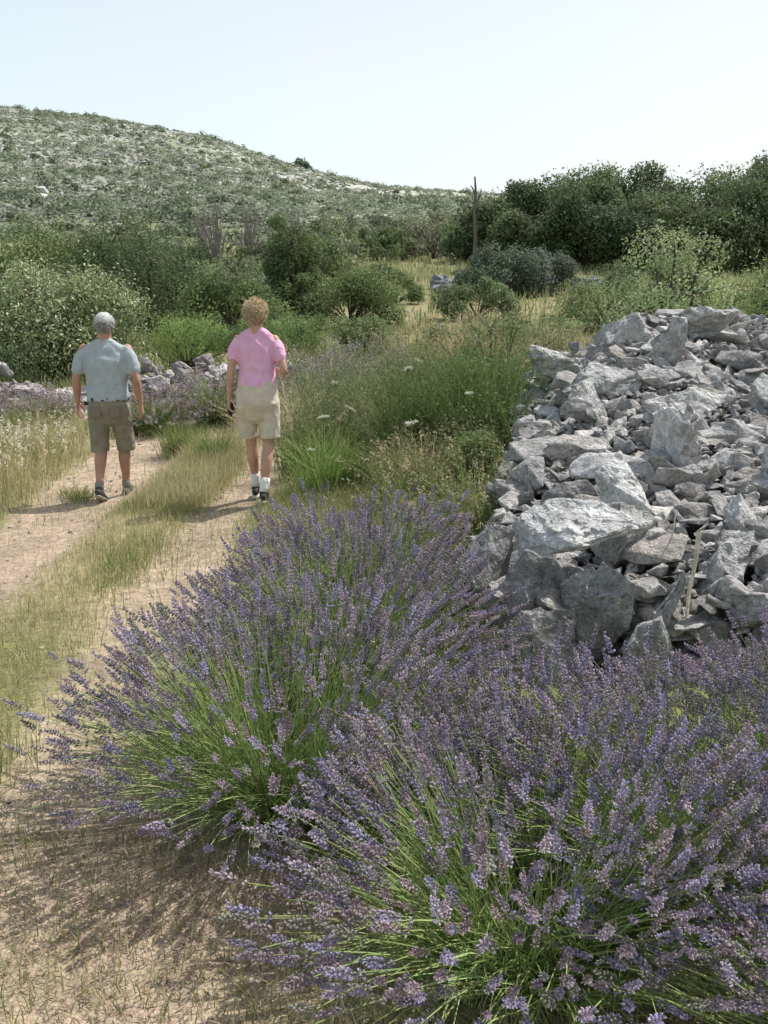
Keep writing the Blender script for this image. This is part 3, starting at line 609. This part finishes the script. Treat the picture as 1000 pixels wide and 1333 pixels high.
def shorts(zt,w,b,hem,hw,hx=1.05,tp=.52): 
    P=[loft([(0,0,.80,w*.84,b*.86),(0,-.004,.86,w+.004,b+.006),(0,-.005,.92,w+.002,b+.004),(0,-.005,zt,w-.012,b-.012)],28,4,True)]
    for i in(0,1):
        h_=np.array(hips[i])*np.array([hx,1,1]); k_=np.array(kn[i])*np.array([hx*1.05,1,1]); P.append(loft([(*(h_+np.array([0,0,-.03])),w*tp,b*.90),(*mid(h_,k_,.45),hw*1.0,hw*1.12),(*mid(h_,k_,hem),hw*.97,hw*1.06)],22,4,False))
    return P
# ---- man
mx,my=-2.58,9.35
man=person('walking_man',(mx,my,float(th(mx,my+.0))+.005),.03)
hips=[(-.095,0,.90),(.095,0,.90)]; kn=[(-.10,.06,.49),(.095,.14,.50)]; ank=[(-.085,-.17,.125),(.085,.20,.095)]
sh=[(-.205,-.005,1.43),(.205,-.005,1.43)]; el=[(-.275,-.04,1.14),(.275,-.06,1.14)]; wr=[(-.300,.06,.905),(.295,.02,.90)]
torso=loft([(0,-.01,.90,.14,.10),(0,-.01,.98,.165,.115),(0,.0,1.1,.170,.12),(0,-.01,1.28,.18,.115),(0,-.02,1.38,.16,.085),(0,-.02,1.44,.08,.06),(0,-.012,1.53,.058,.06)],24,4)
hc=1.605
body=[torso]+[leg(hips[i],kn[i],ank[i]) for i in(0,1)]+[arm(sh[i],el[i],wr[i]) for i in(0,1)]+head(hc)
build('body',body,M_sk,man,.009,3)
for i,sg in((0,1),(1,-1)): build('hand',hand(wr[i],np.array(wr[i])-np.array(el[i])+np.array([0,.0,-.05]),(sg,.0,0),1.05,.45),M_sk,man,0)
face(man,0,0,hc)
M_shirtm=fixed('grey_tshirt_cotton',(.39,.44,.47),.9,[(14,.9,1.08)],[(9,.02),(45,.004)],.1)
ts=[loft([(0,-.005,.93,.200,.154),(0,-.005,1.0,.200,.156),(0,0,1.10,.198,.155),(0,-.01,1.25,.204,.15),(0,-.015,1.34,.198,.130),(0,-.02,1.41,.150,.10),(0,-.018,1.46,.085,.075),(0,-.015,1.495,.066,.068)],28,4,False)]+sleeves(1.43,0,.072,.070,.74)
build('tshirt',ts,M_shirtm,man,.010,4,.028,7)
M_shorts=fixed('khaki_shorts_cotton',(.25,.23,.175),.9,[(14,.85,1.1)],[(10,.02),(50,.004)],.1)
build('shorts',shorts(.97,.187,.145,1.10,.096,1.08),M_shorts,man,.010,2,.024,8)
build('shorts_back_pockets',[loft([(sx,-.148,.79,.05,.008),(sx,-.152,.88,.05,.008)],12,3) for sx in(-.085,.085)],fixed('pocket_khaki',(.20,.185,.135),.9),man,0)
build('belt',[loft([(0,-.004,.938,.194,.150),(0,-.004,.965,.194,.150)],26,2,False)],fixed('belt_leather',(.05,.04,.035),.6),man,0)
M_shoe=fixed('dark_shoe',(.06,.06,.065),.7,[(30,.8,1.3)]); M_sole=fixed('shoe_sole',(.35,.34,.32),.8); M_sock=fixed('grey_sock',(.25,.24,.23),.95)
for i in(0,1):
    pt=(.35 if i==0 else -.12)
    build('shoe',shoe(ank[i],(0,1),1.08,pt),M_shoe,man,.006,2); build('sole',sole(ank[i],(0,1),1.08,pt),M_sole,man,0)
    build('sock',[loft([(*ank[i],.041,.046),(*mid(ank[i],kn[i],.13),.041,.046)],16,3,False)],M_sock,man,0)
def strands(name,cx,cy,cz,r,n,L,col,par,zmin,seed,w=.003,up=.0,ymax=.05,mess=.45):
    r_=np.random.RandomState(seed); d=norm(r_.randn(n*3,3)); P=d*np.array(r); k=(P[:,2]>zmin+.035*np.clip(d[:,1],0,1)*2)&(d[:,1]<ymax+np.clip(d[:,2],0,1)*1.1); P=P[k][:n]; d=d[k][:n]; n=len(P)
    tg=norm(np.array([0,-.25,-1.+up])-d*np.sum(d*np.array([0,-.25,-1.+up]),1,keepdims=True)+r_.randn(n,3)*mess); c0=np.array([cx,cy,cz])+P
    pts=np.stack([c0,c0+tg*L*.5+d*.008,c0+tg*L-d*.004],1); mk(name,[tubes(pts,np.repeat(np.array([[1,.9,.3]]),n,0)*w,jit(col,n,.35,r_),3)],M_hair,True,par)
M_hair=mat('hair_fibre',.5,0,spec=.4)
strands('hair',0,-.012,hc+.03,(.082,.098,.09),1200,.03,(.42,.42,.42),man,-.065,5)
M_cap=fixed('cap_cloth',(.52,.53,.52),.9,[(20,.88,1.1)],[(80,.002)])
cv,cf=ball((0,-.014,hc+.045),(.089,.107,.098),24); cv[:,2]=np.maximum(cv[:,2],hc+.035); 
build('cap_crown',[(cv,cf)],M_cap,man,0)
build('cap_brim',[loft([(0,.075,hc+.045,.075,.008),(0,.125,hc+.04,.070,.006),(0,.165,hc+.028,.045,.004)],18,4)],M_cap,man,0)
build('cap_strap',[loft([(-.035,-.117,hc+.042,.008,.004),(0,-.122,hc+.042,.008,.004),(.035,-.117,hc+.042,.008,.004)],8,3,True,(0,0,1))],fixed('cap_strap_cloth',(.2,.2,.22),.8),man,0)

# ---- woman
wx,wy=-1.10,8.70
wom=person('walking_woman',(wx,wy,float(th(wx,wy))+.0),-.04); wom.scale=(1.02,1.02,1.035)
hips=[(-.088,0,.90),(.088,0,.90)]; kn=[(-.082,.13,.50),(.078,.03,.49)]; ank=[(-.072,.24,.115),(.052,-.10,.105)]
sh=[(-.160,-.0,1.40),(.160,-.0,1.40)]; el=[(-.215,-.06,1.12),(.238,-.07,1.13)]; wr=[(-.245,.0,.89),(.19,.15,1.10)]
torso=loft([(0,-.015,.90,.14,.10),(0,-.015,.97,.15,.11),(0,.0,1.08,.130,.095),(0,.0,1.24,.138,.105),(0,-.01,1.36,.125,.075),(0,-.012,1.42,.065,.055),(0,-.01,1.49,.047,.05)],24,4)
hc=1.565
body=[torso]+[leg(hips[i],kn[i],ank[i],.90) for i in(0,1)]+[arm(sh[i],el[i],wr[i],.84) for i in(0,1)]+head(hc,0,.96)
build('body',body,M_sk2,wom,.009,3)
build('hand',hand(wr[0],(-.02,.03,-1),(1,0,0),.92,.75),M_sk2,wom,0); build('hand',hand(wr[1],(-.25,.9,.1),(-.7,-.2,-.5),.92,.6),M_sk2,wom,0)
build('camera_pouch',[loft([(-.24,.02,.845,.025,.035),(-.24,.03,.775,.028,.038)],14,3)],fixed('black_nylon',(.03,.03,.03),.6),wom,.008,1)
face(wom,0,0,hc)
M_pink=fixed('pink_tshirt_cotton',(.76,.43,.62),.9,[(14,.92,1.06)],[(9,.02),(45,.004)],.1)
ts=[loft([(0,-.012,.985,.178,.145),(0,-.008,1.06,.166,.135),(0,0,1.12,.158,.130),(0,0,1.24,.160,.134),(0,-.008,1.33,.156,.112),(0,-.012,1.385,.120,.088),(0,-.012,1.425,.075,.064),(0,-.01,1.45,.058,.056)],28,4,False)]+sleeves(1.395,0,.060,.060,.60)
build('tshirt',ts,M_pink,wom,.010,4,.026,8)
M_cream=fixed('cream_shorts_cotton',(.60,.54,.44),.9,[(14,.9,1.06)],[(10,.02),(50,.004)],.1)
build('shorts',shorts(1.03,.184,.155,.84,.090,1.16,.48),M_cream,wom,.009,3,.018,8)
M_black=fixed('black_shoe',(.03,.03,.035),.6,[(30,.8,1.3)]); M_wsock=fixed('white_sock',(.78,.78,.76),.95); M_ws=fixed('white_sole',(.6,.6,.58),.8)
for i in(0,1):
    pt=(-.15 if i==0 else .2)
    build('shoe',shoe(ank[i],(0,1),.98,pt),M_black,wom,.006,2); build('sole',sole(ank[i],(0,1),.98,pt),M_ws,wom,0)
    build('sock',[loft([(*ank[i],.040,.045),(*mid(ank[i],kn[i],.30),.043,.050)],16,3,False)],M_wsock,wom,0)
M_blond=fixed('hair_base',(.36,.26,.15),.7,[(60,.6,1.3)],[(70,.01)])
build('hair_volume',[ball((0,-.020,hc+.045),(.084,.098,.084),20),ball((0,-.055,hc-.01),(.062,.045,.06),18)],M_blond,wom,.008,2,.012,25)
strands('hair',0,-.020,hc+.04,(.088,.101,.090),2800,.05,(.60,.47,.30),wom,-.09,6,.0026,.1,.1,.35)

# ------------------------------------------------------------------ light, sky, camera
s=Vector((.62,.42,0)).normalized(); EL=math.radians(57); sv=Vector((s.x*math.cos(EL),s.y*math.cos(EL),math.sin(EL)))
sd=bpy.data.lights.new('sun','SUN'); sd.energy=5.0; sd.angle=math.radians(.5); sd.color=(1,.96,.89); so=bpy.data.objects.new('sun',sd); S.collection.objects.link(so)
so.rotation_euler=sv.to_track_quat('Z','Y').to_euler(); so.location=(0,0,30)
W=bpy.data.worlds.new('World'); S.world=W; W.use_nodes=True; nt_=W.node_tree; nd=nt_.nodes; lk=nt_.links; nd.clear()
bg=nd.new('ShaderNodeBackground'); o=nd.new('ShaderNodeOutputWorld'); sk=nd.new('ShaderNodeTexSky'); sk.sky_type='NISHITA'; sk.sun_disc=False
sk.sun_elevation=EL; sk.sun_rotation=math.atan2(s.x,s.y); sk.air_density=1.0; sk.dust_density=3; sk.ozone_density=1.0
tc=nd.new('ShaderNodeTexCoord'); sp=nd.new('ShaderNodeSeparateXYZ'); lk.new(tc.outputs['Generated'],sp.inputs[0])
mr=nd.new('ShaderNodeMapRange'); mr.interpolation_type='SMOOTHSTEP'; mr.inputs[1].default_value=.0; mr.inputs[2].default_value=.85; mr.inputs[3].default_value=.97; mr.inputs[4].default_value=.15
lk.new(sp.outputs['Z'],mr.inputs[0])
# haze is whiter towards the sun side (+X)
hx=nd.new('ShaderNodeMapRange'); hx.inputs[1].default_value=-.4; hx.inputs[2].default_value=.3; lk.new(sp.outputs['X'],hx.inputs[0])
hz=nd.new('ShaderNodeMix'); hz.data_type='RGBA'; lk.new(hx.outputs[0],hz.inputs[0]); hz.inputs[6].default_value=(6.7,7.8,8.2,1); hz.inputs[7].default_value=(8.0,8.4,8.2,1)
mx=nd.new('ShaderNodeMix'); mx.data_type='RGBA'; lk.new(mr.outputs[0],mx.inputs[0]); lk.new(sk.outputs[0],mx.inputs[6]); lk.new(hz.outputs[2],mx.inputs[7])
bg.inputs['Strength'].default_value=.13; lk.new(mx.outputs[2],bg.inputs[0]); lk.new(bg.outputs[0],o.inputs[0])
cd=bpy.data.cameras.new('camera'); cd.sensor_fit='VERTICAL'; cd.sensor_height=36; cd.sensor_width=27; cd.lens=35; cd.clip_end=6000; cd.clip_start=.05
co=bpy.data.objects.new('camera',cd); S.collection.objects.link(co); co.location=(0,0,1.7); co.rotation_euler=(math.radians(90-10.77),0,0); S.camera=co
